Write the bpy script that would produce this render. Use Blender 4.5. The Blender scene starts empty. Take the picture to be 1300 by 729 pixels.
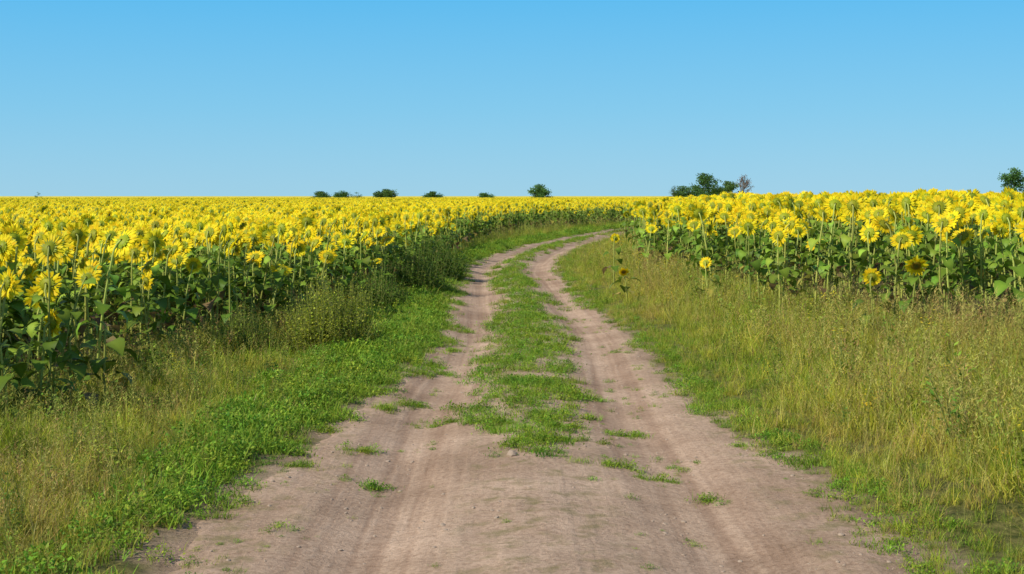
import bpy, math, random
import numpy as np
from mathutils import Vector, Matrix

random.seed(7); rng = np.random.default_rng(11)
scene = bpy.context.scene

# ---------------------------------------------------------------- layout tables (metres; camera stands at origin looking +Y)
T_d  = [0,  9.28,10.28,11.6,13.3,15.0,17.1,19.9,22.4,26.5,32.5,37.6,42.0,49.5,57.3,66.9,75,84,100,130,180,300,600]
T_L  = [-2.0,-1.78,-1.71,-1.51,-1.33,-1.2,-1.0,-.88,-.9,-1.0,-1.12,-1.2,-1.16,-.5,.48,2.2,3.95,5.8,10.2,18.6,33,67,150]
T_R  = [2.4,2.14,2.08,1.86,1.66,1.66,1.61,1.6,1.49,1.32,1.17,1.04,1.23,1.92,3.0,4.6,6.2,8.4,12.6,21.2,36,70,153]
T_cd = [0,10.2,11.2,13.3,16.3,18.9,23.9,29.8,35.7,42,49.5,57.3,66.9,84,130,600]
T_cl = [.1,.05,-.22,-.37,-.45,-.31,-.24,-.33,-.43,-.23,.45,1.45,3.1,6.8,19.7,151]
T_cr = [.3,.35,.5,.52,.60,.68,.73,.66,.36,.23,1.0,2.0,3.7,7.4,20.2,151.6]
T_fd = [0,12.0,13,15,16.3,18.9,23.1,27.6,35.7,44.6,54.7,66.9,75,84,92.6,100,130,180,300,600]
T_fl = [-6.0,-4.6,-4.35,-4.25,-4.0,-3.6,-3.15,-2.7,-2.25,-1.9,-1.6,-.9,.4,2.3,5.1,8.0,16.5,31,65,148]
T_gd = [0,12,15,17.5,21,27,34,45,55,70,84,100,130,180,300,600]
T_fr = [14,8.6,5.9,5.0,4.1,3.6,3.35,3.9,4.9,6.9,9.6,14,22.6,37.5,72,155]
Lf=lambda d:np.interp(d,T_d,T_L); Rf=lambda d:np.interp(d,T_d,T_R)
CLf=lambda d:np.interp(d,T_cd,T_cl); CRf=lambda d:np.interp(d,T_cd,T_cr)
FLf=lambda d:np.interp(d,T_fd,T_fl); FRf=lambda d:np.interp(d,T_gd,T_fr)

def h2(ix,iy,s):
    n=(ix.astype(np.int64)*374761393+iy.astype(np.int64)*668265263+s*982451653)&0xffffffff
    n=((n^(n>>13))*1274126177)&0xffffffff
    return ((n^(n>>16))&0xffff)/65535.0
def vn(x,y,s=0):
    x=np.asarray(x,float);y=np.asarray(y,float)
    ix=np.floor(x);iy=np.floor(y);fx=x-ix;fy=y-iy
    fx=fx*fx*(3-2*fx);fy=fy*fy*(3-2*fy)
    a=h2(ix,iy,s);b=h2(ix+1,iy,s);c=h2(ix,iy+1,s);e=h2(ix+1,iy+1,s)
    return (a*(1-fx)+b*fx)*(1-fy)+(c*(1-fx)+e*fx)*fy
def fbm(x,y,s=0,o=4):
    r=0;a=.5;t=0
    for i in range(o):
        r=r+a*vn(x*2**i,y*2**i,s+i*17);t+=a;a*=.5
    return r/t
def sst(x,a,b):
    t=np.clip((x-a)/(b-a),0,1);return t*t*(3-2*t)

def height(x,d):
    x=np.asarray(x,float);d=np.asarray(d,float)
    L=Lf(d);R=Rf(d);cl=CLf(d);cr=CRf(d)
    z=0.33*sst(x-R,0.1,6.0)
    z=z+sst(x-R,7,60)*0.18
    z=z-0.06*sst(L-x,0,2.5)
    off=sst(x-R,0,.6)+sst(L-x,0,.6)
    z=z+off*(fbm(x*1.1,d*1.1,3)-.5)*.14 + off*.03
    lr=(L+cl)/2+.05; rr=(R+cr)/2-.05
    rut=np.exp(-((x-lr)/.34)**2)+np.exp(-((x-rr)/.34)**2)
    z=z-0.07*rut+0.03*np.exp(-((x-(cl+cr)/2)/.35)**2)
    near=np.exp(-np.maximum(d-8,0)/40)
    z=z+near*((fbm(x*2.2,d*1.3,9)-.5)*.05+(fbm(x*9,d*5,19,3)-.5)*.012)
    return z

# ---------------------------------------------------------------- materials
def new_mat(name):
    m=bpy.data.materials.new(name);m.use_nodes=True
    nt=m.node_tree;nt.nodes.clear();return m,nt
def N(nt,t,**k):
    n=nt.nodes.new(t)
    for a,b in k.items(): setattr(n,a,b)
    return n
def foliage_mat(name,trans=.35,hv=.03,vv=.35,rough=.55,patch=None,pscale=.55):
    m,nt=new_mat(name);L=nt.links.new
    at=N(nt,'ShaderNodeAttribute',attribute_name='Col')
    oi=N(nt,'ShaderNodeObjectInfo')
    hs=N(nt,'ShaderNodeHueSaturation')
    mr=N(nt,'ShaderNodeMapRange');mr.inputs['To Min'].default_value=.5-hv;mr.inputs['To Max'].default_value=.5+hv
    L(oi.outputs['Random'],mr.inputs['Value']);L(mr.outputs[0],hs.inputs['Hue'])
    ml=N(nt,'ShaderNodeMath',operation='MULTIPLY');ml.inputs[1].default_value=7.31
    fr=N(nt,'ShaderNodeMath',operation='FRACT');L(oi.outputs['Random'],ml.inputs[0]);L(ml.outputs[0],fr.inputs[0])
    m2=N(nt,'ShaderNodeMapRange');m2.inputs['To Min'].default_value=1-vv;m2.inputs['To Max'].default_value=1+vv
    L(fr.outputs[0],m2.inputs['Value']);L(m2.outputs[0],hs.inputs['Value'])
    L(at.outputs['Color'],hs.inputs['Color']);col=hs.outputs[0]
    if patch:
        geo=N(nt,'ShaderNodeNewGeometry');nz=N(nt,'ShaderNodeTexNoise');nz.inputs['Scale'].default_value=pscale;nz.inputs['Detail'].default_value=3
        L(geo.outputs['Position'],nz.inputs['Vector'])
        cr=N(nt,'ShaderNodeMapRange');cr.inputs['From Min'].default_value=.4;cr.inputs['From Max'].default_value=.65
        L(nz.outputs['Fac'],cr.inputs['Value'])
        mx=N(nt,'ShaderNodeMix',data_type='RGBA',blend_type='MULTIPLY');mx.inputs[7].default_value=(*patch,1)
        L(cr.outputs[0],mx.inputs[0]);L(col,mx.inputs[6]);col=mx.outputs[2]
    p=N(nt,'ShaderNodeBsdfPrincipled');p.inputs['Roughness'].default_value=rough
    p.inputs['Specular IOR Level'].default_value=.18
    L(col,p.inputs['Base Color'])
    t=N(nt,'ShaderNodeBsdfTranslucent');L(col,t.inputs['Color'])
    mx=N(nt,'ShaderNodeMixShader');mx.inputs[0].default_value=trans
    L(p.outputs[0],mx.inputs[1]);L(t.outputs[0],mx.inputs[2])
    o=N(nt,'ShaderNodeOutputMaterial');L(mx.outputs[0],o.inputs[0]);return m
M_leaf=foliage_mat('sunflower_leaf',.28,.015,.28,.5)
M_petal=foliage_mat('sunflower_petal',.4,.006,.1,.6)
M_grass=foliage_mat('grass_blade',.32,.015,.28,.6,patch=(.7,.92,.55))
M_low=foliage_mat('low_green_weed',.3,.02,.25,.6,patch=(1.3,1.05,.9),pscale=1.1)
M_bush=foliage_mat('bushy_weed_leaf',.3,.004,.08,.6)
M_tree=foliage_mat('tree_leaf',.25,.01,.1,.7)

def bark():
    m,nt=new_mat('bark');L=nt.links.new
    p=N(nt,'ShaderNodeBsdfPrincipled');p.inputs['Roughness'].default_value=.9
    nz=N(nt,'ShaderNodeTexNoise');nz.inputs['Scale'].default_value=6
    r=N(nt,'ShaderNodeValToRGB');r.color_ramp.elements[0].color=(.05,.035,.025,1);r.color_ramp.elements[1].color=(.18,.13,.1,1)
    L(nz.outputs['Fac'],r.inputs[0]);L(r.outputs[0],p.inputs['Base Color'])
    o=N(nt,'ShaderNodeOutputMaterial');L(p.outputs[0],o.inputs[0]);return m
M_bark=bark()

def dirt_nodes(nt):
    L=nt.links.new
    geo=N(nt,'ShaderNodeNewGeometry')
    big=N(nt,'ShaderNodeTexNoise');big.inputs['Scale'].default_value=.8;big.inputs['Detail'].default_value=6;big.inputs['Roughness'].default_value=.65
    L(geo.outputs['Position'],big.inputs['Vector'])
    fine=N(nt,'ShaderNodeTexNoise');fine.inputs['Scale'].default_value=26;fine.inputs['Detail'].default_value=8;fine.inputs['Roughness'].default_value=.75
    L(geo.outputs['Position'],fine.inputs['Vector'])
    r=N(nt,'ShaderNodeValToRGB');e=r.color_ramp.elements
    e[0].position=.32;e[0].color=(.36,.245,.165,1);e[1].position=.66;e[1].color=(.56,.40,.285,1)
    L(big.outputs['Fac'],r.inputs[0])
    r2=N(nt,'ShaderNodeValToRGB');e=r2.color_ramp.elements
    e[0].position=.34;e[0].color=(.64,.60,.56,1);e[1].position=.56;e[1].color=(1.03,1.02,1.01,1)
    L(fine.outputs['Fac'],r2.inputs[0])
    mx=N(nt,'ShaderNodeMix',data_type='RGBA',blend_type='MULTIPLY');mx.inputs[0].default_value=1
    L(r.outputs[0],mx.inputs[6]);L(r2.outputs[0],mx.inputs[7])
    return mx.outputs[2],fine.outputs['Fac'],geo

def road_mat():
    m,nt=new_mat('dusty_dirt');L=nt.links.new
    col,hf,geo=dirt_nodes(nt)
    at=N(nt,'ShaderNodeAttribute',attribute_name='track')   # x = metres across, y = metres along, z= rut amount
    sp=N(nt,'ShaderNodeSeparateXYZ');L(at.outputs['Vector'],sp.inputs[0])
    vm=N(nt,'ShaderNodeVectorMath',operation='MULTIPLY');vm.inputs[1].default_value=(7,.10,0)
    L(at.outputs['Vector'],vm.inputs[0])
    st=N(nt,'ShaderNodeTexNoise');st.inputs['Scale'].default_value=1;st.inputs['Detail'].default_value=3;st.inputs['Roughness'].default_value=.55
    L(vm.outputs[0],st.inputs['Vector'])
    r=N(nt,'ShaderNodeValToRGB');e=r.color_ramp.elements
    e[0].position=.38;e[0].color=(.78,.74,.72,1);e[1].position=.58;e[1].color=(1.05,1.05,1.05,1)
    L(st.outputs['Fac'],r.inputs[0])
    zm=N(nt,'ShaderNodeMath',operation='MULTIPLY_ADD');zm.inputs[1].default_value=.8;zm.inputs[2].default_value=.15
    L(sp.outputs['Z'],zm.inputs[0])
    mx=N(nt,'ShaderNodeMix',data_type='RGBA',blend_type='MULTIPLY')
    L(zm.outputs[0],mx.inputs[0]);L(col,mx.inputs[6]);L(r.outputs[0],mx.inputs[7])
    sa=N(nt,'ShaderNodeMath',operation='MULTIPLY_ADD');L(hf,sa.inputs[0]);sa.inputs[1].default_value=1.0;L(st.outputs['Fac'],sa.inputs[2])
    deb=N(nt,'ShaderNodeTexNoise');deb.inputs['Scale'].default_value=5;deb.inputs['Detail'].default_value=7;deb.inputs['Roughness'].default_value=.65;L(geo.outputs['Position'],deb.inputs['Vector'])
    dr=N(nt,'ShaderNodeMapRange');dr.inputs['From Min'].default_value=.5;dr.inputs['From Max'].default_value=.64;L(deb.outputs['Fac'],dr.inputs['Value'])
    inv=N(nt,'ShaderNodeMath',operation='SUBTRACT');inv.inputs[0].default_value=.75;L(sp.outputs['Z'],inv.inputs[1])
    dm=N(nt,'ShaderNodeMath',operation='MULTIPLY',use_clamp=True);L(dr.outputs[0],dm.inputs[0]);L(inv.outputs[0],dm.inputs[1])
    mg=N(nt,'ShaderNodeMix',data_type='RGBA');mg.inputs[7].default_value=(.22,.18,.08,1)
    L(dm.outputs[0],mg.inputs[0]);L(mx.outputs[2],mg.inputs[6])
    p=N(nt,'ShaderNodeBsdfPrincipled');p.inputs['Roughness'].default_value=.95;p.inputs['Specular IOR Level'].default_value=.1
    L(mg.outputs[2],p.inputs['Base Color'])
    b=N(nt,'ShaderNodeBump');b.inputs['Strength'].default_value=.6;b.inputs['Distance'].default_value=.03
    L(sa.outputs[0],b.inputs['Height']);L(b.outputs[0],p.inputs['Normal'])
    o=N(nt,'ShaderNodeOutputMaterial');L(p.outputs[0],o.inputs[0]);return m
M_road=road_mat()

def ground_mat():
    m,nt=new_mat('grassy_soil');L=nt.links.new
    col,hf,geo=dirt_nodes(nt)
    at=N(nt,'ShaderNodeAttribute',attribute_name='cover')
    sp=N(nt,'ShaderNodeSeparateXYZ');L(at.outputs['Vector'],sp.inputs[0])
    n=N(nt,'ShaderNodeTexNoise');n.inputs['Scale'].default_value=9;n.inputs['Detail'].default_value=9;n.inputs['Roughness'].default_value=.8
    L(geo.outputs['Position'],n.inputs['Vector'])
    r=N(nt,'ShaderNodeValToRGB');e=r.color_ramp.elements
    e[0].position=.38;e[0].color=(.05,.07,.012,1);e[1].position=.62;e[1].color=(.26,.23,.07,1)
    L(n.outputs['Fac'],r.inputs[0])
    a=N(nt,'ShaderNodeMix',data_type='RGBA');L(sp.outputs['X'],a.inputs[0]);L(col,a.inputs[6]);L(r.outputs[0],a.inputs[7])
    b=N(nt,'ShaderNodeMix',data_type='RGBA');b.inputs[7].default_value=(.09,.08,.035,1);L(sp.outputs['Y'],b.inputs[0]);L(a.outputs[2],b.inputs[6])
    p=N(nt,'ShaderNodeBsdfPrincipled');p.inputs['Roughness'].default_value=.95;p.inputs['Specular IOR Level'].default_value=.1
    L(b.outputs[2],p.inputs['Base Color'])
    bp=N(nt,'ShaderNodeBump');bp.inputs['Distance'].default_value=.05;L(n.outputs['Fac'],bp.inputs['Height']);L(bp.outputs[0],p.inputs['Normal'])
    o=N(nt,'ShaderNodeOutputMaterial');L(p.outputs[0],o.inputs[0]);return m
M_ground=ground_mat()

def canopy_mat():
    m,nt=new_mat('distant_bloom');L=nt.links.new
    geo=N(nt,'ShaderNodeNewGeometry');n=N(nt,'ShaderNodeTexNoise');n.inputs['Scale'].default_value=1.2;n.inputs['Detail'].default_value=3
    L(geo.outputs['Position'],n.inputs['Vector'])
    r=N(nt,'ShaderNodeValToRGB');e=r.color_ramp.elements
    e[0].position=.36;e[0].color=(.22,.26,.02,1);e[1].position=.5;e[1].color=(.78,.62,.02,1)
    L(n.outputs['Fac'],r.inputs[0])
    p=N(nt,'ShaderNodeBsdfPrincipled');p.inputs['Roughness'].default_value=.9;L(r.outputs[0],p.inputs['Base Color'])
    o=N(nt,'ShaderNodeOutputMaterial');L(p.outputs[0],o.inputs[0]);return m
M_canopy=canopy_mat()

# ---------------------------------------------------------------- mesh helpers
def grid_obj(name,X,Y,Z,mat,attrs=None):
    nr,nc=X.shape
    co=np.stack([X,Y,Z],-1).reshape(-1,3).astype(np.float32)
    idx=np.arange(nr*nc).reshape(nr,nc)
    q=np.stack([idx[:-1,:-1],idx[:-1,1:],idx[1:,1:],idx[1:,:-1]],-1).reshape(-1,4)
    me=bpy.data.meshes.new(name)
    me.vertices.add(len(co));me.vertices.foreach_set('co',co.ravel())
    me.loops.add(q.size);me.loops.foreach_set('vertex_index',q.ravel().astype(np.int32))
    me.polygons.add(len(q));me.polygons.foreach_set('loop_start',np.arange(0,q.size,4,dtype=np.int32))
    try: me.polygons.foreach_set('loop_total',np.full(len(q),4,dtype=np.int32))
    except Exception: pass
    me.update(calc_edges=True);me.validate()
    me.polygons.foreach_set('use_smooth',np.ones(len(me.polygons),dtype=bool))
    for k,v in (attrs or {}).items():
        a=me.attributes.new(k,'FLOAT_VECTOR','POINT');a.data.foreach_set('vector',v.reshape(-1,3).astype(np.float32).ravel())
    me.materials.append(mat)
    ob=bpy.data.objects.new(name,me);scene.collection.objects.link(ob);return ob

class B:
    def __init__(s): s.v=[];s.f=[];s.c=[];s.m=[]
    def add(s,vs,fs,col,mat=0):
        o=len(s.v);s.v+= [tuple(p) for p in vs]
        s.c+= list(col) if isinstance(col,list) else [col]*len(vs)
        s.f+=[tuple(i+o for i in f) for f in fs];s.m+=[mat]*len(fs)
    def obj(s,name,mats,link=None,smooth=True):
        me=bpy.data.meshes.new(name);me.from_pydata(s.v,[],s.f)
        a=me.color_attributes.new('Col','FLOAT_COLOR','POINT')
        a.data.foreach_set('color',np.array([(c[0],c[1],c[2],1) for c in s.c],dtype=np.float32).ravel())
        for m in mats: me.materials.append(m)
        me.polygons.foreach_set('material_index',np.array(s.m,dtype=np.int32))
        me.polygons.foreach_set('use_smooth',np.full(len(s.f),smooth))
        me.update();ob=bpy.data.objects.new(name,me)
        if link: link.objects.link(ob)
        return ob
def tube(b,pts,rads,col,n=5,mat=0):
    vs=[];fs=[]
    for i,p in enumerate(pts):
        t=(pts[min(i+1,len(pts)-1)]-pts[max(i-1,0)]).normalized()
        u=t.orthogonal().normalized() if i==0 else (u-t*u.dot(t)).normalized()
        w=t.cross(u)
        for k in range(n):
            a=2*math.pi*k/n;vs.append(p+(u*math.cos(a)+w*math.sin(a))*rads[i])
    for i in range(len(pts)-1):
        for k in range(n):
            fs.append((i*n+k,i*n+(k+1)%n,(i+1)*n+(k+1)%n,(i+1)*n+k))
    b.add(vs,fs,col,mat)
R=random
def jit(c,a=.15):
    k=1+R.uniform(-a,a);return (c[0]*k*(1+R.uniform(-a,a)*.4),c[1]*k,c[2]*k)
def leaf(b,base,dirv,size,col,droop=.6,mat=0,wr=.8):
    d=Vector((dirv[0],dirv[1],0)).normalized();side=Vector((-d.y,d.x,0))
    ts=[0,.13,.38,.68,1];ws=[.2,.85,1,.6,.03]
    p=Vector(base);ang=R.uniform(.1,.6);vs=[];cs=[];tw=R.uniform(-.4,.4)
    prev=0
    for t,w in zip(ts,ws):
        a=ang-t*droop*2.0
        p=p+(d*math.cos(a)+Vector((0,0,math.sin(a))))*(t-prev)*size;prev=t
        hw=w*size*wr*.5;up=Vector((0,0,1))
        s2=(side+up*tw).normalized()
        lift=.22*hw+R.uniform(-.1,.1)*hw
        vs+=[p-s2*hw+up*lift,p.copy(),p+s2*hw+up*(lift+R.uniform(-.15,.15)*hw)]
        c=jit(col,.1);cs+=[c,(c[0]*1.35,c[1]*1.25,c[2]*1.3),c]
    fs=[]
    for i in range(4):
        a=i*3;fs+=[(a,a+1,a+4,a+3),(a+1,a+2,a+5,a+4)]
    b.add(vs,fs,cs,mat)
def sunflower(name,seed,h=1.5,nl=13,head=True,coll=None,hr=1.0,l0=.2,ls=1.0):
    R.seed(seed);b=B()
    g_stem=(.46,.50,.11);g_leaf=(.125,.21,.02)
    lean=Vector((R.uniform(-.08,.08),R.uniform(-.04,.1),0))
    pts=[];rd=[]
    nst=7
    for i in range(nst+1):
        t=i/nst;pts.append(Vector((lean.x*t*t*h+R.uniform(-.008,.008),lean.y*t*t*h,t*h*.94)));rd.append(.0165-.006*t)
    stem_top=pts[-1]
    tilt=R.uniform(-.15,.8)
    n=Vector((R.uniform(-.35,.35),math.cos(tilt),-math.sin(tilt))).normalized()
    hc=stem_top+Vector((0,.09,h*.045))
    pts+= [stem_top+Vector((0,.03,h*.035)),hc-n*.035];rd+=[.010,.012]
    tube(b,pts,rd,g_stem,6,0)
    for i in range(nl):
        t=l0+(.92-l0)*(i+R.uniform(-.3,.3))/nl
        az=i*2.4+R.uniform(-.4,.4);z=t*h*.94
        c=Vector((lean.x*t*t*h,lean.y*t*t*h,z));dv=Vector((math.cos(az),math.sin(az),0))
        size=ls*(.11+.14*math.sin(min(1,(1-t)*1.5)*math.pi*.62))*R.uniform(.75,1.25)
        pl=.07+.09*(1-t)
        e=c+dv*pl+Vector((0,0,pl*R.uniform(.3,.8)))
        tube(b,[c,e],[.005,.004],(.3,.36,.08),3,0)
        col=g_leaf if t>.42 or R.random()<.5 else R.choice([(.30,.28,.05),(.2,.14,.06)])
        if t>.7: col=(.19,.30,.03)
        leaf(b,e,dv,size,jit(col,.25),droop=R.uniform(.45,1.15))
    if head:
        u=n.orthogonal().normalized();w=n.cross(u)
        r0=.066*hr*R.uniform(.85,1.15)
        vs=[];K=14
        for rr,zz in ((.25,-.034),(.75,-.026),(1.05,-.008),(1.0,.008)):
            for k in range(K):
                a=2*math.pi*k/K;vs.append(hc+(u*math.cos(a)+w*math.sin(a))*r0*rr+n*zz)
        fs=[(i*K+k,i*K+(k+1)%K,(i+1)*K+(k+1)%K,(i+1)*K+k) for i in range(3) for k in range(K)]
        b.add(vs,fs,(.34,.37,.02),0)
        vs=[];cs=[]
        for rr,zz,cc in ((1.0,.009,(.5,.31,.02)),(.6,.016,(.3,.17,.02)),(.2,.010,(.2,.18,.03))):
            for k in range(K):
                a=2*math.pi*k/K;vs.append(hc+(u*math.cos(a)+w*math.sin(a))*r0*rr+n*zz);cs.append(cc)
        fs=[(i*K+k,i*K+(k+1)%K,(i+1)*K+(k+1)%K,(i+1)*K+k) for i in range(2) for k in range(K)]
        fs.append(tuple(range(2*K,3*K)));b.add(vs,fs,cs,0)
        for k in range(18):
            a=2*math.pi*(k+R.uniform(-.3,.3))/18;rv=u*math.cos(a)+w*math.sin(a);sv=n.cross(rv)
            p0=hc+rv*r0*.8-n*.02;p1=hc+rv*r0*R.uniform(1.25,1.55)-n*R.uniform(.01,.03)
            b.add([p0-sv*.011,p0+sv*.011,p1],[(0,1,2)],(.30,.36,.02),0)
        for lay in range(2):
            K2=21
            flare=R.uniform(-.1,.25)
            for k in range(K2):
                if R.random()<.06: continue
                a=2*math.pi*(k+lay*.5+R.uniform(-.25,.25))/K2;rv=u*math.cos(a)+w*math.sin(a);sv=n.cross(rv)
                ln=.085*hr*R.uniform(.85,1.15);cur=flare+R.uniform(-.35,.35)
                tw=R.uniform(-.4,.4);s2=(sv+n*tw).normalized()
                vs=[]
                for t,wd in ((0,.007),(.35,.0165),(.75,.013),(1,.002)):
                    c=hc+rv*(r0*.9+ln*t)+n*(cur*ln*t*t-.003*lay)
                    vs+=[c-s2*wd,c+s2*wd]
                col=jit(R.choice([(.93,.74,.012),(.95,.80,.02),(.9,.64,.01)]),.06)
                b.add(vs,[(0,1,3,2),(2,3,5,4),(4,5,7,6)],col,1)
    return b.obj(name,[M_leaf,M_petal],coll)

def blade(b,base,az,ln,w,bend,col,tipcol=None,mat=0,seg=3):
    d=Vector((math.cos(az),math.sin(az),0));fa=az+R.uniform(-1.2,1.2)+math.pi/2;s=Vector((math.cos(fa),math.sin(fa),0))
    vs=[];cs=[];p=Vector(base);tipcol=tipcol or col
    for i in range(seg+1):
        t=i/seg;a=math.radians(88)-bend*t
        if i>0:p=p+(d*math.cos(a)+Vector((0,0,math.sin(a))))*ln/seg
        ww=w*(1-t*.9)*.5
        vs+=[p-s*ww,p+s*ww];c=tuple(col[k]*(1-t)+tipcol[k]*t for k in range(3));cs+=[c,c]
    b.add(vs,[(2*i,2*i+1,2*i+3,2*i+2) for i in range(seg)],cs,mat);return p
def tuft(name,seed,coll,n,hl,rad,cols,bend=(.2,1.2),seeds=0,w=.008):
    R.seed(seed);b=B()
    for i in range(n):
        r=rad*math.sqrt(R.random());a=R.uniform(0,6.283)
        c=jit(R.choice(cols),.2)
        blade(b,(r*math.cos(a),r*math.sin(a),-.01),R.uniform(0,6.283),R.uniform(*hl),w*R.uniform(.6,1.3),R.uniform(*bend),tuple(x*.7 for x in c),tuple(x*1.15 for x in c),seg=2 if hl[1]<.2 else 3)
    for i in range(seeds):
        a=R.uniform(0,6.283);c=jit(R.choice([(.56,.42,.12),(.46,.27,.11),(.50,.45,.12)]),.15)
        top=blade(b,(rad*.6*math.cos(a),rad*.6*math.sin(a),0),a,hl[1]*R.uniform(1.0,1.4),.004,R.uniform(.1,.6),c)
        for k in range(10):
            q=top+Vector((R.uniform(-.014,.014),R.uniform(-.014,.014),-.012*k+R.uniform(-.01,.01)))
            blade(b,q,R.uniform(0,6.28),.032,.007,.9,c,seg=1)
    return b.obj(name,[M_grass],coll)
def mat_weed(name,seed,coll,rad=.15,n=120,cols=None,hmax=.06):
    R.seed(seed);b=B();cols=cols or [(.15,.30,.022),(.19,.34,.028),(.25,.36,.035),(.12,.25,.02)]
    for i in range(n):
        r=rad*abs(R.gauss(0,.55));a=R.uniform(0,6.283)
        z=max(.004,hmax*(1-r/rad/1.4)*R.random())
        c=jit(R.choice(cols),.2);s=R.uniform(.012,.028)
        az=R.uniform(0,6.283);el=R.uniform(-.2,1.1)
        d=Vector((math.cos(az)*math.cos(el),math.sin(az)*math.cos(el),math.sin(el)));sv=Vector((-math.sin(az),math.cos(az),R.uniform(-.4,.4))).normalized()
        p=Vector((r*math.cos(a),r*math.sin(a),z))
        b.add([p,p+d*s*.5+sv*s*.32,p+d*s,p+d*s*.5-sv*s*.32],[(0,1,2,3)],c)
    for i in range(n//5):
        a=R.uniform(0,6.283);c=jit(R.choice(cols),.2)
        blade(b,(rad*.4*R.gauss(0,1),rad*.4*R.gauss(0,1),0),a,R.uniform(.05,.12),.006,R.uniform(.5,1.6),c,seg=2)
    return b.obj(name,[M_low],coll)
def upright_weed(b,base,h,cols,nst=3,spread=.25,lw=.035,fl=0,wr=.26):
    for s in range(nst):
        a=R.uniform(0,6.283);dx=R.uniform(0,spread);hh=h*R.uniform(.65,1.05)
        P=[Vector(base)+Vector((math.cos(a)*dx*t*t**.3,math.sin(a)*dx*t*t**.3,hh*t)) for t in (0,.35,.7,1)]
        sc=jit((.28,.32,.08),.2);tube(b,P,[.005,.004,.003,.0015],sc,3)
        m=int(hh/.024)
        for k in range(m):
            t=.08+.92*k/m;i=min(2,int(t*3));f=t*3-i;p=P[i].lerp(P[i+1],f)
            az=R.uniform(0,6.283);el=R.uniform(-.2,.9);l=lw*(1.5-t*.8)*R.uniform(.7,1.3)
            d=Vector((math.cos(az)*math.cos(el),math.sin(az)*math.cos(el),math.sin(el)));sv=Vector((-math.sin(az),math.cos(az),0))
            p=p+d*l*R.uniform(.1,1.4)
            b.add([p,p+d*l*.5+sv*l*wr,p+d*l,p+d*l*.5-sv*l*wr],[(0,1,2,3)],jit(R.choice(cols),.2))
        for k in range(fl):
            p=P[-1]+Vector((R.uniform(-.05,.05),R.uniform(-.05,.05),R.uniform(-.05,.04)))
            for q in range(3):
                az=R.uniform(0,6.28);d=Vector((math.cos(az),math.sin(az),.3))*.014;sv=Vector((-math.sin(az),math.cos(az),0))*.007
                b.add([p,p+d*.5+sv,p+d,p+d*.5-sv],[(0,1,2,3)],(.75,.6,.03))

# ---------------------------------------------------------------- ground + road
def axis(a,b,f):
    o=[a]
    while o[-1]<b: o.append(o[-1]+f(o[-1]))
    return np.array(o)
ys=np.concatenate([np.linspace(-60,3,30),axis(3.1,5000,lambda y:max(.06,.009*y))])
xp=axis(0,4000,lambda x:.08 if x<9 else .08+(x-9)*.09)
xs=np.concatenate([-xp[:0:-1],xp])
X,Y=np.meshgrid(xs,ys)
Z=height(X,Y)
l=Lf(Y);r=Rf(Y)
Z=Z-.05*sst(X-l,.06,.3)*sst(r-X,.06,.3)
Z=np.where(Y>600,Z*np.clip(1-(Y-600)/400,0,1),Z)
edge=np.maximum(l-X,X-r)+(fbm(X*2.5,Y*2.5,31)-.5)*.8
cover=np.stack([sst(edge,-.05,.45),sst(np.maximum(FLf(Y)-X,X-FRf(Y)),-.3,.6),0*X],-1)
ground=grid_obj('ground',X,Y,Z,M_ground,{'cover':cover})

yr=axis(1.0,240,lambda y:max(.05,.0065*y))
t=np.linspace(0,1,64)
YR=np.repeat(yr[:,None],64,1)
wob=lambda s,k:(fbm(yr*1.3,yr*0+s,s,4)-.5)*k
LL=Lf(yr)-.12+wob(5,.5);RR=Rf(yr)+.12+wob(8,.5)
XR=LL[:,None]+(RR-LL)[:,None]*t
ZR=height(XR,YR)+.004
ed=sst(t,0,.02)*sst(1-t,0,.02)
ZR=ZR-.03*(1-ed)[None,:]
lr=(Lf(YR)+CLf(YR))/2+.05; rr_=(Rf(YR)+CRf(YR))/2-.05
rut=np.exp(-((XR-lr)/.5)**4)+np.exp(-((XR-rr_)/.5)**4)
along=np.concatenate([[0],np.cumsum(np.hypot(np.diff(yr),np.diff((LL+RR)/2)))])
mid=(Lf(yr)+Rf(yr))/2
tr=np.stack([XR-mid[:,None],np.repeat(along[:,None],64,1),np.clip(rut,0,1)],-1)
road=grid_obj('dirt_road',XR,YR,ZR,M_road,{'track':tr})

yc=axis(400,4500,lambda y:max(1.2,.006*y));xc=np.linspace(-1,1,240)
YC=np.repeat(yc[:,None],240,1);XC=xc[None,:]*YC*.62
ZC=1.42+.20*sst(XC,10,60)+ (vn(XC*.7,YC*.7,4)-.5)*.35
ZC[0,:]=0
grid_obj('distant_sunflower_field',XC,YC,ZC,M_canopy)

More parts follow.
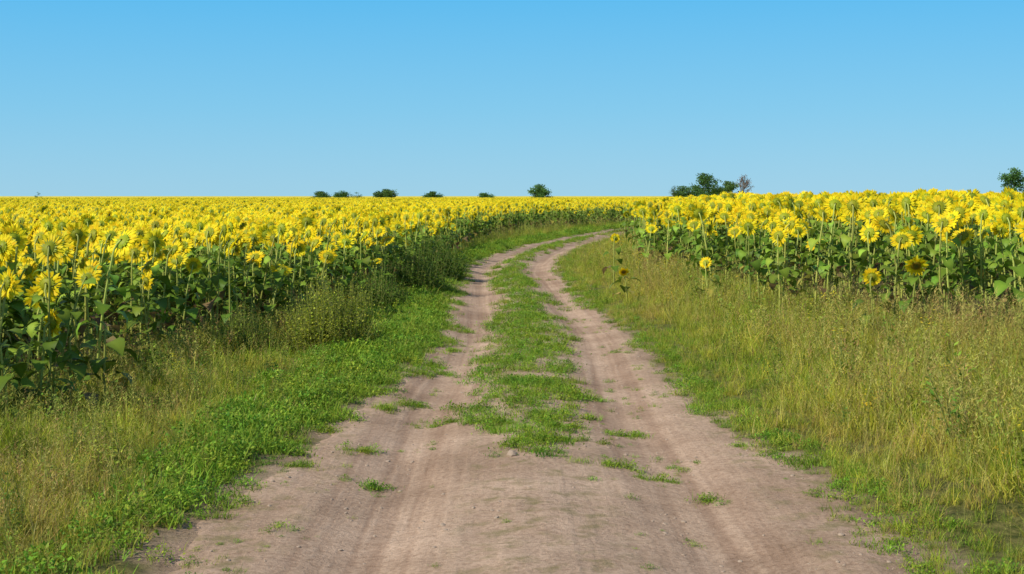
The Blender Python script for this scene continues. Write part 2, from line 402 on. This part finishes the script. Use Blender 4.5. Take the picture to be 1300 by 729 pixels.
# ---------------------------------------------------------------- instancing through geometry nodes
def scatter(name,coll,P,rot,scl,idx):
    me=bpy.data.meshes.new(name);n=len(P)
    me.vertices.add(n);me.vertices.foreach_set('co',np.asarray(P,dtype=np.float32).ravel())
    a=me.attributes.new('rot','FLOAT_VECTOR','POINT');a.data.foreach_set('vector',np.asarray(rot,dtype=np.float32).ravel())
    a=me.attributes.new('scl','FLOAT_VECTOR','POINT')
    s=np.asarray(scl,dtype=np.float32)
    if s.ndim==1:s=np.stack([s,s,s],-1)
    a.data.foreach_set('vector',s.ravel())
    a=me.attributes.new('pick','INT','POINT');a.data.foreach_set('value',np.asarray(idx,dtype=np.int32))
    ob=bpy.data.objects.new(name,me);scene.collection.objects.link(ob)
    ng=bpy.data.node_groups.new(name+'_scatter','GeometryNodeTree')
    ng.interface.new_socket('Geometry',in_out='INPUT',socket_type='NodeSocketGeometry')
    ng.interface.new_socket('Geometry',in_out='OUTPUT',socket_type='NodeSocketGeometry')
    gi=ng.nodes.new('NodeGroupInput');go=ng.nodes.new('NodeGroupOutput')
    ci=ng.nodes.new('GeometryNodeCollectionInfo');ci.inputs[0].default_value=coll
    ci.inputs['Separate Children'].default_value=True;ci.inputs['Reset Children'].default_value=True
    ip=ng.nodes.new('GeometryNodeInstanceOnPoints');ip.inputs['Pick Instance'].default_value=True
    def na(t,nm):
        x=ng.nodes.new('GeometryNodeInputNamedAttribute');x.data_type=t;x.inputs['Name'].default_value=nm
        return [o for o in x.outputs if o.enabled and o.name=='Attribute'][0]
    er=ng.nodes.new('FunctionNodeEulerToRotation')
    k=ng.links.new
    k(gi.outputs[0],ip.inputs['Points']);k(ci.outputs[0],ip.inputs['Instance'])
    k(na('INT','pick'),ip.inputs['Instance Index'])
    k(na('FLOAT_VECTOR','rot'),er.inputs[0]);k(er.outputs[0],ip.inputs['Rotation'])
    k(na('FLOAT_VECTOR','scl'),ip.inputs['Scale']);k(ip.outputs[0],go.inputs[0])
    md=ob.modifiers.new('scatter','NODES');md.node_group=ng
    return ob

# ---- sunflower fields (plants 0-9 leafy, 10-19 with barer stalks as at the field margins)
C_sun=bpy.data.collections.new('sunflower_plants')
NS=10
for i in range(NS): sunflower('sunflower_plant_%02d'%i,100+i,h=1.5,nl=[12,14,13,15,12][i%5],coll=C_sun,hr=1.0,l0=.2)
for i in range(NS): sunflower('sunflower_plant_%02d'%(i+NS),140+i,h=1.5,nl=[8,10,9,11,8][i%5],coll=C_sun,hr=1.1,l0=.34,ls=.85)
def field_pts(d0,d1,dens,side):
    W=.36*1.15
    A=((d1*d1-d0*d0)*W+ (d1-d0)*8);n=int(A*dens)
    d=np.sqrt(rng.uniform(d0*d0,d1*d1,n*2)) ;
    x=rng.uniform(-1,1,n*2)*(W*d+4)
    keep=rng.random(n*2)<(1/2)
    d=d[keep];x=x[keep]
    if d1<=70:
        ref=FLf(d) if side<0 else FRf(d)
        o=(x-ref)/.62;x=ref+(np.round(o)+rng.normal(0,.16,len(o)))*.62
    if side<0: m=x<FLf(d)+rng.normal(0,.15,len(d))
    else: m=x>FRf(d)+rng.normal(0,.2,len(d))
    return x[m],d[m]
def make_field(name,side,hs,dl,coll):
    xs_=[];ds_=[]
    for d0,d1,de in dl:
        x,d=field_pts(d0,d1,de,side);xs_.append(x);ds_.append(d)
    x=np.concatenate(xs_);d=np.concatenate(ds_);n=len(x)
    z=height(x,d)
    inside=(FLf(d)-x) if side<0 else (x-FRf(d))
    var=.075+.07*np.exp(-np.maximum(inside,0)/1.2)
    s=hs/1.5*np.clip(1+rng.normal(0,1,n)*var-.05*np.exp(-np.maximum(inside,0)/1.0),.55,1.12)
    rot=np.stack([rng.normal(0,.06,n),rng.normal(0,.06,n),rng.normal(-.35,.48,n)],-1)
    scl=np.stack([s*0+hs/1.5*rng.uniform(.88,1.14,n)]*2+[s],-1)
    bare=np.where(side>0,.9,.15+.6*np.exp(-np.maximum(inside,0)/1.5))
    idx=rng.integers(0,NS,n)+NS*(rng.random(n)<bare)
    return scatter(name,coll,np.stack([x,d,z-.02],-1),rot,scl,idx)
make_field('sunflower_field',-1,1.42,[(7,40,4.6),(40,90,3.4),(90,180,1.7),(180,420,.5)],C_sun)
make_field('sunflower_field',1,1.48,[(9,40,3.7),(40,90,3.0),(90,180,1.5),(180,420,.45)],C_sun)

# ---- grass
C_gr=bpy.data.collections.new('grass_tufts')
GREEN=[(.24,.36,.03),(.31,.40,.035),(.38,.43,.04),(.19,.31,.03)]
YEL=[(.53,.50,.045),(.60,.53,.06),(.46,.46,.045),(.60,.50,.09),(.38,.42,.035)]
DRY=[(.64,.49,.11),(.56,.38,.10),(.49,.38,.08),(.64,.54,.2),(.46,.44,.06)]
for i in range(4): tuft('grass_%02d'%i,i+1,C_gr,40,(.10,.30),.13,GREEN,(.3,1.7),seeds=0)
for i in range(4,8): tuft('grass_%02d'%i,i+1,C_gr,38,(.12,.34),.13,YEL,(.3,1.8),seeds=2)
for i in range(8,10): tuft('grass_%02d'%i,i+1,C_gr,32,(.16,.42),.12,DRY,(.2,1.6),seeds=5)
for i in range(10,12):
    R.seed(i);b=B();upright_weed(b,(0,0,0),.5,[(.17,.28,.03),(.22,.33,.04),(.30,.38,.05)],4,.2,.045);b.obj('grass_%02d'%i,[M_low],C_gr)
for i in range(12,13):
    R.seed(i);b=B();upright_weed(b,(0,0,0),.45,[(.24,.31,.04),(.33,.36,.05)],3,.2,.035,fl=6);b.obj('grass_%02d'%i,[M_low],C_gr)
C_lo=bpy.data.collections.new('low_weeds')
for i in range(5): mat_weed('low_weed_%02d'%i,40+i,C_lo,rad=.16,n=120,hmax=.07 if i<3 else .11)
for i in range(5,7): tuft('low_weed_%02d'%i,60+i,C_lo,46,(.04,.13),.12,[(.22,.38,.03),(.29,.40,.04),(.38,.43,.05)],(.3,1.6))
for i in range(7,8): tuft('low_weed_%02d'%i,60+i,C_lo,40,(.03,.10),.12,[(.4,.38,.08),(.35,.38,.06),(.46,.38,.14)],(.4,1.8))

def sample(d0,d1,dens,xl,xr):
    n=int((d1-d0)*dens*4);d=rng.uniform(d0,d1,n*8)
    a=xl(d);b_=xr(d);wmax=(b_-a).max();u=rng.uniform(0,wmax,len(d));m=u<(b_-a);d=d[m];x=(a[m]+u[m])
    tgt=int(dens*np.mean(b_-a)*(d1-d0));return x[:tgt],d[:tgt]
GX=[];GD=[];GI=[];GS=[]
def pushg(x,d,i,s):
    GX.append(x);GD.append(d);GI.append(i);GS.append(s)
vis=lambda d:.36*1.12*d+1.2
for d0,d1,de,sc in [(6,14,84,1),(14,24,62,1.0),(24,40,36,1.1),(40,70,16,1.3),(70,115,6,1.6)]:
    x,d=sample(d0,d1,de,Rf,lambda q:np.minimum(FRf(q)+1.0,np.maximum(vis(q),Rf(q)+.1)))
    off=x-Rf(d);nz=fbm(x*.8,d*.8,77);n2=fbm(x*2.4,d*2.4,78)
    keep=(off>(n2-.5)*.9+.02)&(rng.random(len(x))<.6+sst(n2,.3,.5)*.4);x,d,off,nz,n2=[q[keep] for q in (x,d,off,nz,n2)]
    u=rng.random(len(x));dryp=.05+.24*sst(nz,.48,.62)+.20*sst(off,2.2,4.5)*sst(26-d,0,10)
    greenp=.42+.4*sst(1.0-off,0,1.0)-.24*sst(nz,.45,.6)
    i=np.where(u<dryp,rng.integers(8,10,len(x)),np.where(u<dryp+(1-dryp)*greenp,rng.integers(0,4,len(x)),rng.integers(4,8,len(x))))
    i=np.where((rng.random(len(x))<.06)&(off>.8),rng.integers(10,13,len(x)),i)
    s=(.36+.62*sst(off,0,2.2))*rng.uniform(.6,1.4,len(x))*(.55+.9*n2)*sc
    pushg(x,d,i,s)
    x,d=sample(d0,d1,de,lambda q:np.maximum(FLf(q)-1.0,np.minimum(-vis(q),Lf(q)-.1)),lambda q:Lf(q))
    off=Lf(d)-x;nz=fbm(x*.9,d*.9,177);n2=fbm(x*2.4,d*2.4,178)
    band=np.interp(d,[7,10,13,20,30,45,100],[.35,.55,1.1,1.35,1.2,1.0,1.2])
    ob_=off-band+(n2-.5)*.7
    keep=ob_>rng.normal(0,.15,len(x));x,d,off,nz,n2,ob_=[q[keep] for q in (x,d,off,nz,n2,ob_)]
    u=rng.random(len(x))
    dryp=.04+.14*sst(nz,.48,.6)+.13*sst(14-d,0,4);greenp=.28+.3*sst(.45-nz,0,.2)+.35*sst(d,16,23)
    i=np.where(u<dryp,rng.integers(8,10,len(x)),np.where(u<dryp+(1-dryp)*greenp,rng.integers(0,4,len(x)),rng.integers(4,8,len(x))))
    i=np.where(rng.random(len(x))<.07,rng.integers(10,12,len(x)),i)
    s=(.42+.4*sst(ob_,0,1.2))*rng.uniform(.6,1.35,len(x))*(.6+.8*n2)*sc
    pushg(x,d,i,s)
    for e,sg in ((FLf,-1),(FRf,1)):
        x,d=sample(d0,d1,min(9,de*.2),lambda q:e(q)-.6,lambda q:e(q)+.7)
        i=rng.choice([10,10,11,12,0,1,4],len(x));s=rng.uniform(.5,1.1,len(x));pushg(x,d,i,s)
gx=np.concatenate(GX);gd=np.concatenate(GD);gi=np.concatenate(GI);gs=np.concatenate(GS);n=len(gx)
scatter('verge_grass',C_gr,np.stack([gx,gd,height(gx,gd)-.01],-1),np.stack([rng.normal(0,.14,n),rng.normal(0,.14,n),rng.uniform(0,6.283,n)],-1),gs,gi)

GX=[];GD=[];GI=[];GS=[]
for d0,d1,de,sc in [(6,14,110,1),(14,24,85,1.05),(24,40,50,1.2),(40,70,22,1.6),(70,115,8,2.0)]:
    x,d=sample(d0,d1,de*.9,lambda q:CLf(q)-.4,lambda q:CRf(q)+.4)
    n2=fbm(x*3,d*1.2,278);n3=fbm(x*6,d*2.5,279)
    e=np.minimum(x-CLf(d),CRf(d)-x)+(n2-.5)*1.0+(n3-.5)*.5+.06
    fade=sst(d,9.4,13)
    keep=(e>.03+(1-fade)*.34)&(rng.random(len(x))<(.15+.85*sst(e,0,.22))*(.35+.65*sst(n3,.34,.48)))
    x,d=x[keep],d[keep];m=len(x)
    pushg(x,d,rng.choice([0,1,2,3,4,5,6,7],m,p=[.13,.13,.13,.1,.1,.14,.14,.13]),rng.uniform(.5,1.1,m)*sc)
    x,d=sample(d0,d1,de,lambda q:np.maximum(Lf(q)-2.1,np.minimum(-vis(q),Lf(q)-.1)),lambda q:Lf(q)+.35)
    off=Lf(d)-x;n2=fbm(x*2.0,d*1.3,378);n3=fbm(x*6,d*4,379)
    band=np.interp(d,[7,10,13,20,30,45,100],[.7,.9,1.4,1.6,1.4,1.1,1.2])
    keep=(off+(n2-.5)*1.1+(n3-.5)*.4>.03)&(off<band+(n2-.5)*.8)&(rng.random(len(x))<np.interp(d,[8,13],[.5,1])*(.3+.7*sst(n3,.33,.46)))
    x,d,off=x[keep],d[keep],off[keep];m=len(x)
    pushg(x,d,rng.choice([0,1,2,3,4,5,6,5,6,7],m),rng.uniform(.6,1.4,m)*sc*(.65+.7*sst(off,0,.6)))
    x,d=sample(d0,d1,de*.6,lambda q:Rf(q)-.25,lambda q:Rf(q)+.5)
    n2=fbm(x*2.2,d*1.6,478);off=x-Rf(d)
    keep=(off+(n2-.5)*1.1>.08);x,d=x[keep],d[keep];m=len(x)
    pushg(x,d,rng.choice([0,1,2,3,4,5,6,7,7,6],m),rng.uniform(.4,1.0,m)*sc)
x,d=sample(7,24,20,lambda q:Lf(q),lambda q:Rf(q));n2=fbm(x*1.3,d*1.3,578)
k=(n2>.57)|(rng.random(len(x))<.04);x,d=x[k],d[k];pushg(x,d,rng.integers(0,8,len(x)),rng.uniform(.15,.55,len(x)))
for cx,cd,rx,ry in [(.42,11.6,.45,.12),(.75,10.6,.3,.07),(1.05,10.25,.32,.05),(.35,12.3,.35,.15),(-1.0,10.0,.12,.04),(-.55,12.8,.2,.06),(.2,10.9,.2,.05),(.95,12.2,.25,.07),(-1.2,11.3,.3,.06),(-1.55,10.5,.3,.1),(1.35,9.6,.15,.03),(-.9,13.8,.2,.1),(-.75,16.5,.15,.12)]:
    m=int(rx*ry*300)+6;a=rng.uniform(0,6.283,m);q=np.abs(rng.normal(0,.5,m))
    pushg(cx+np.cos(a)*q*rx,cd+np.sin(a)*q*ry*2.2,rng.integers(0,8,m),rng.uniform(.35,.8,m))
gx=np.concatenate(GX);gd=np.concatenate(GD);gi=np.concatenate(GI);gs=np.concatenate(GS);n=len(gx)
scatter('low_green_grass',C_lo,np.stack([gx,gd,height(gx,gd)],-1),np.stack([rng.normal(0,.08,n),rng.normal(0,.08,n),rng.uniform(0,6.283,n)],-1),gs,gi)

# ---- pebbles and clods
def clod(b,c,r,seed,col):
    R.seed(seed);import bmesh
    bm=bmesh.new();bmesh.ops.create_icosphere(bm,subdivisions=2,radius=r)
    sx,sy,sz=R.uniform(.8,1.3),R.uniform(.7,1.1),R.uniform(.45,.75)
    for v in bm.verts:
        k=1+R.uniform(-.12,.12);v.co=Vector((v.co.x*sx*k,v.co.y*sy*k,v.co.z*sz*k))+Vector(c)
    bm.verts.ensure_lookup_table()
    b.add([v.co.copy() for v in bm.verts],[tuple(v.index for v in f.verts) for f in bm.faces],col);bm.free()
def stone_mat():
    m,nt=new_mat('clod_stone');L=nt.links.new
    nz=N(nt,'ShaderNodeTexNoise');nz.inputs['Scale'].default_value=18
    tc=N(nt,'ShaderNodeTexCoord');L(tc.outputs['Object'],nz.inputs['Vector'])
    r=N(nt,'ShaderNodeValToRGB');r.color_ramp.elements[0].color=(.22,.16,.11,1);r.color_ramp.elements[1].color=(.45,.34,.25,1)
    p=N(nt,'ShaderNodeBsdfPrincipled');p.inputs['Roughness'].default_value=.95
    L(nz.outputs['Fac'],r.inputs[0]);L(r.outputs[0],p.inputs['Base Color'])
    o=N(nt,'ShaderNodeOutputMaterial');L(p.outputs[0],o.inputs[0]);return m
M_stone=stone_mat()
C_st=bpy.data.collections.new('pebbles')
for i in range(4):
    b=B();clod(b,(0,0,0),.5,i+5,(.4,.3,.25));b.obj('pebble_%02d'%i,[M_stone],C_st,smooth=False)
x,d=sample(5,35,60,lambda q:Lf(q),lambda q:Rf(q));n=len(x)
k=rng.random(n)<.15+.85*(fbm(x*2,d*2,61)>.53);x,d=x[k],d[k];n=len(x)
scatter('gravel',C_st,np.stack([x,d,height(x,d)+.004],-1),rng.uniform(0,6.28,(n,3))*np.array([.05,.05,1]),.009+.03*rng.random(n)**4,rng.integers(0,4,n))
b=B();z0=float(height(np.array([0.0]),np.array([10.8]))[0]);clod(b,(0.0,10.8,z0+.015),.05,91,(.4,.3,.25))
b.obj('stone',[M_stone],scene.collection,smooth=False)

# ---- bushy weeds by the left field edge
def bush_weed(name,x,y,w,h,cols,seed,nst=90,lw=.03,wr=.3):
    R.seed(seed);b=B();z=float(height(np.array([x]),np.array([y]))[0])
    for i in range(nst):
        a=R.uniform(0,6.283);r=math.sqrt(R.random())
        k=(1-.5*r*r)*(.9+.2*math.sin(a*3+seed))
        upright_weed(b,(r*w*.36*math.cos(a),r*w*.36*math.sin(a),0),h*k*R.uniform(.7,1.12),cols,1,w*.18*r+.05,lw,wr=wr)
    ob=b.obj(name,[M_bush],scene.collection);ob.location=(x,y,z-.02);return ob
YG=[(.38,.46,.04),(.46,.50,.055),(.30,.40,.03),(.50,.50,.07)];DG=[(.09,.18,.018),(.12,.21,.022),(.17,.26,.03)]
MG=[(.22,.31,.03),(.28,.36,.04),(.34,.38,.05)]
bush_weed('weed_bush',-2.4,18.8,1.65,1.15,YG,1,460,.036)
bush_weed('weed_bush',-3.4,18.2,1.1,.75,MG+DG,2,170,.035)
bush_weed('weed_bush',-3.1,20.6,1.0,.85,MG+DG,8,150,.035)
bush_weed('weed_bush',-2.0,29.0,2.0,1.35,DG,3,240,.05)
bush_weed('weed_bush',-1.8,34.0,1.9,1.35,DG,4,210,.055)
bush_weed('weed_bush',-2.4,25.0,1.5,1.1,DG,5,190,.045)
bush_weed('weed_bush',-4.0,15.6,.9,.55,MG+DG,6,90,.035)

# ---- lone sunflowers outside the rows
def lone(x,y,h,seed,rz,head=True,nl=8,hr=1.0):
    ob=sunflower('sunflower',seed,h=h,nl=nl,head=head,coll=scene.collection,hr=hr)
    ob.location=(x,y,float(height(np.array([x]),np.array([y]))[0])-.02);ob.rotation_euler[2]=rz
lone(2.15,30,1.1,301,-.3,nl=6,hr=.75);lone(2.1,26,.6,302,2.9,nl=6,hr=.7)
lone(5.0,17.8,.95,303,2.8,nl=7,hr=1.0);lone(4.55,17.9,.85,304,-.5,nl=7,hr=.8);lone(3.3,24,.8,305,-.2,nl=7,hr=.8)
lone(-4.1,13.2,.75,306,0,False,9);lone(-3.9,13.6,.85,307,1,False,9);lone(-4.25,12.8,.95,308,-.6,True,9,.9);lone(-4.4,12.4,.8,309,-.6,False,9,.9)

# ---------------------------------------------------------------- trees on the skyline
def tree(name,x,y,H,W,seed,cols,nleaf=2600,dead=False,low=.12):
    R.seed(seed);b=B();tips=[]
    P=[Vector((R.uniform(-.02,.02)*H*t,R.uniform(-.02,.02)*H*t,H*.75*t)) for t in (0,.25,.5,.75,1)]
    r0=H*.028;tube(b,P,[r0,r0*.8,r0*.6,r0*.4,r0*.15],(.1,.08,.06),7,1)
    nb=16 if not dead else 26
    for i in range(nb):
        t=R.uniform(low+.08,.95);k=min(3,int(t*4));s=P[k].lerp(P[k+1],t*4-k)
        a=i*2.4+R.uniform(-.4,.4)
        prof=math.sin(math.pi*min(1,max(.12,(t*.75)+.22)))**.6
        e=Vector((math.cos(a)*W*.42*prof*R.uniform(.6,1.05),math.sin(a)*W*.42*prof*R.uniform(.6,1.05),s.z+H*R.uniform(.08,.24)))
        e.z=min(e.z,H*.93);m=s.lerp(e,.5)+Vector((0,0,-H*.02))
        tube(b,[s,m,e],[r0*.35,r0*.22,r0*.08],(.1,.08,.06),4,1);tips.append(e);tips.append(m)
        if dead:
            for q in range(10):
                s2=m.lerp(e,R.random());e2=s2+Vector((R.uniform(-1,1),R.uniform(-1,1),R.uniform(.2,1.2)))*W*.13
                tube(b,[s2,e2],[r0*.12,r0*.05],(.2,.12,.09),3,1)
    tips.append(Vector((0,0,H*.9)))
    for i in range(nleaf):
        c=R.choice(tips);rad=W*.12
        o=Vector((R.gauss(0,1),R.gauss(0,1),R.gauss(0,.75)))*rad*.62
        p=c+o;p.z=max(p.z,H*low*.6)
        if p.z>H: continue
        s=W*R.uniform(.018,.036);az=R.uniform(0,6.283);el=R.uniform(-1,1)
        d=Vector((math.cos(az)*math.cos(el),math.sin(az)*math.cos(el),math.sin(el)));sv=d.orthogonal().normalized()
        col=jit(R.choice(cols),.25)
        b.add([p-d*s-sv*s*.2,p+sv*s*.7,p+d*s,p-sv*s*.7],[(0,1,2,3)],col,0)
    ob=b.obj(name,[M_tree,M_bark],scene.collection,smooth=False);ob.location=(x,y,0);ob.rotation_euler[2]=R.uniform(0,6)
TG=[(.06,.14,.035),(.08,.17,.04),(.05,.11,.03),(.10,.18,.045)]
def at(px,D): return (px-650)/1805*D
D=430;pxm=D/1805
for j,(px,w,top,nm) in enumerate([(893,38,219,'deciduous_tree'),(925,30,230,'deciduous_tree'),(868,30,236,'bush'),(855,14,235,'bush'),(685,30,234,'bush'),(490,30,240,'bush'),
        (550,26,243,'bush'),(617,24,244.5,'bush'),(408,24,243,'bush'),(434,22,242,'bush'),(453,20,244,'bush'),(48,10,243,'bush'),(1287,40,212,'deciduous_tree'),(910,22,235,'bush')]):
    H=2+(249-top)*pxm;y=D+R.uniform(-8,8)
    tree(nm,at(px,y),y,H,w*pxm*1.05,500+j,TG,nleaf=2800 if w>20 else 1200,low=.02 if nm=='bush' else .1)
tree('dry_tree',at(944,D+4),D+4,2+28*pxm,26*pxm,777,[(.22,.13,.08),(.16,.13,.06),(.25,.16,.1)],nleaf=700,dead=True)

# ---------------------------------------------------------------- light, sky, camera
EL=40
sun_dir=Vector((-.83,-.56,.0)).normalized()*math.cos(math.radians(EL))+Vector((0,0,math.sin(math.radians(EL))))
sd=bpy.data.lights.new('sun','SUN');sd.energy=5.0;sd.angle=math.radians(.53);sd.color=(1,.94,.82)
so=bpy.data.objects.new('sun',sd);scene.collection.objects.link(so);so.rotation_euler=(-sun_dir).to_track_quat('-Z','Y').to_euler();so.location=(-20,-20,30)
w=bpy.data.worlds.new('World');scene.world=w;w.use_nodes=True;nt=w.node_tree;nt.nodes.clear()
sk=N(nt,'ShaderNodeTexSky',sky_type='NISHITA');sk.sun_disc=False;sk.sun_elevation=math.radians(EL);sk.sun_rotation=math.atan2(sun_dir.x,sun_dir.y)%(2*math.pi)
sk.air_density=1.0;sk.dust_density=.2;sk.ozone_density=2.0
STR=.12
tc=N(nt,'ShaderNodeTexCoord');sp=N(nt,'ShaderNodeSeparateXYZ');nt.links.new(tc.outputs['Generated'],sp.inputs[0])
rp=N(nt,'ShaderNodeValToRGB');e=rp.color_ramp.elements
e[0].position=0;e[0].color=(.31,.62,.82,1)
e[1].position=.145;e[1].color=(.085,.49,.88,1)
e2=e.new(.06);e2.color=(.20,.57,.85,1)
e3=e.new(.5);e3.color=(.05,.30,.70,1)
nt.links.new(sp.outputs['Z'],rp.inputs[0])
vs=N(nt,'ShaderNodeVectorMath',operation='SCALE');vs.inputs['Scale'].default_value=1/STR;nt.links.new(rp.outputs[0],vs.inputs[0])
mr=N(nt,'ShaderNodeMapRange');mr.inputs['From Min'].default_value=.15;mr.inputs['From Max'].default_value=.5;mr.inputs['To Min'].default_value=.92;mr.inputs['To Max'].default_value=.05
nt.links.new(sp.outputs['Z'],mr.inputs['Value'])
mx=N(nt,'ShaderNodeMix',data_type='RGBA');nt.links.new(mr.outputs[0],mx.inputs[0]);nt.links.new(sk.outputs[0],mx.inputs[6]);nt.links.new(vs.outputs[0],mx.inputs[7])
bg=N(nt,'ShaderNodeBackground');bg.inputs['Strength'].default_value=STR
o=N(nt,'ShaderNodeOutputWorld');nt.links.new(mx.outputs[2],bg.inputs[0]);nt.links.new(bg.outputs[0],o.inputs[0])

cam=bpy.data.cameras.new('camera');co=bpy.data.objects.new('camera',cam);scene.collection.objects.link(co)
cam.lens=50;cam.sensor_width=36;cam.shift_y=-115.5/1300;cam.clip_end=10000
co.location=(0,0,2.0);co.rotation_euler=(math.radians(90),0,0)
scene.camera=co
scene.view_settings.view_transform='Standard';scene.view_settings.look='None';scene.view_settings.exposure=0
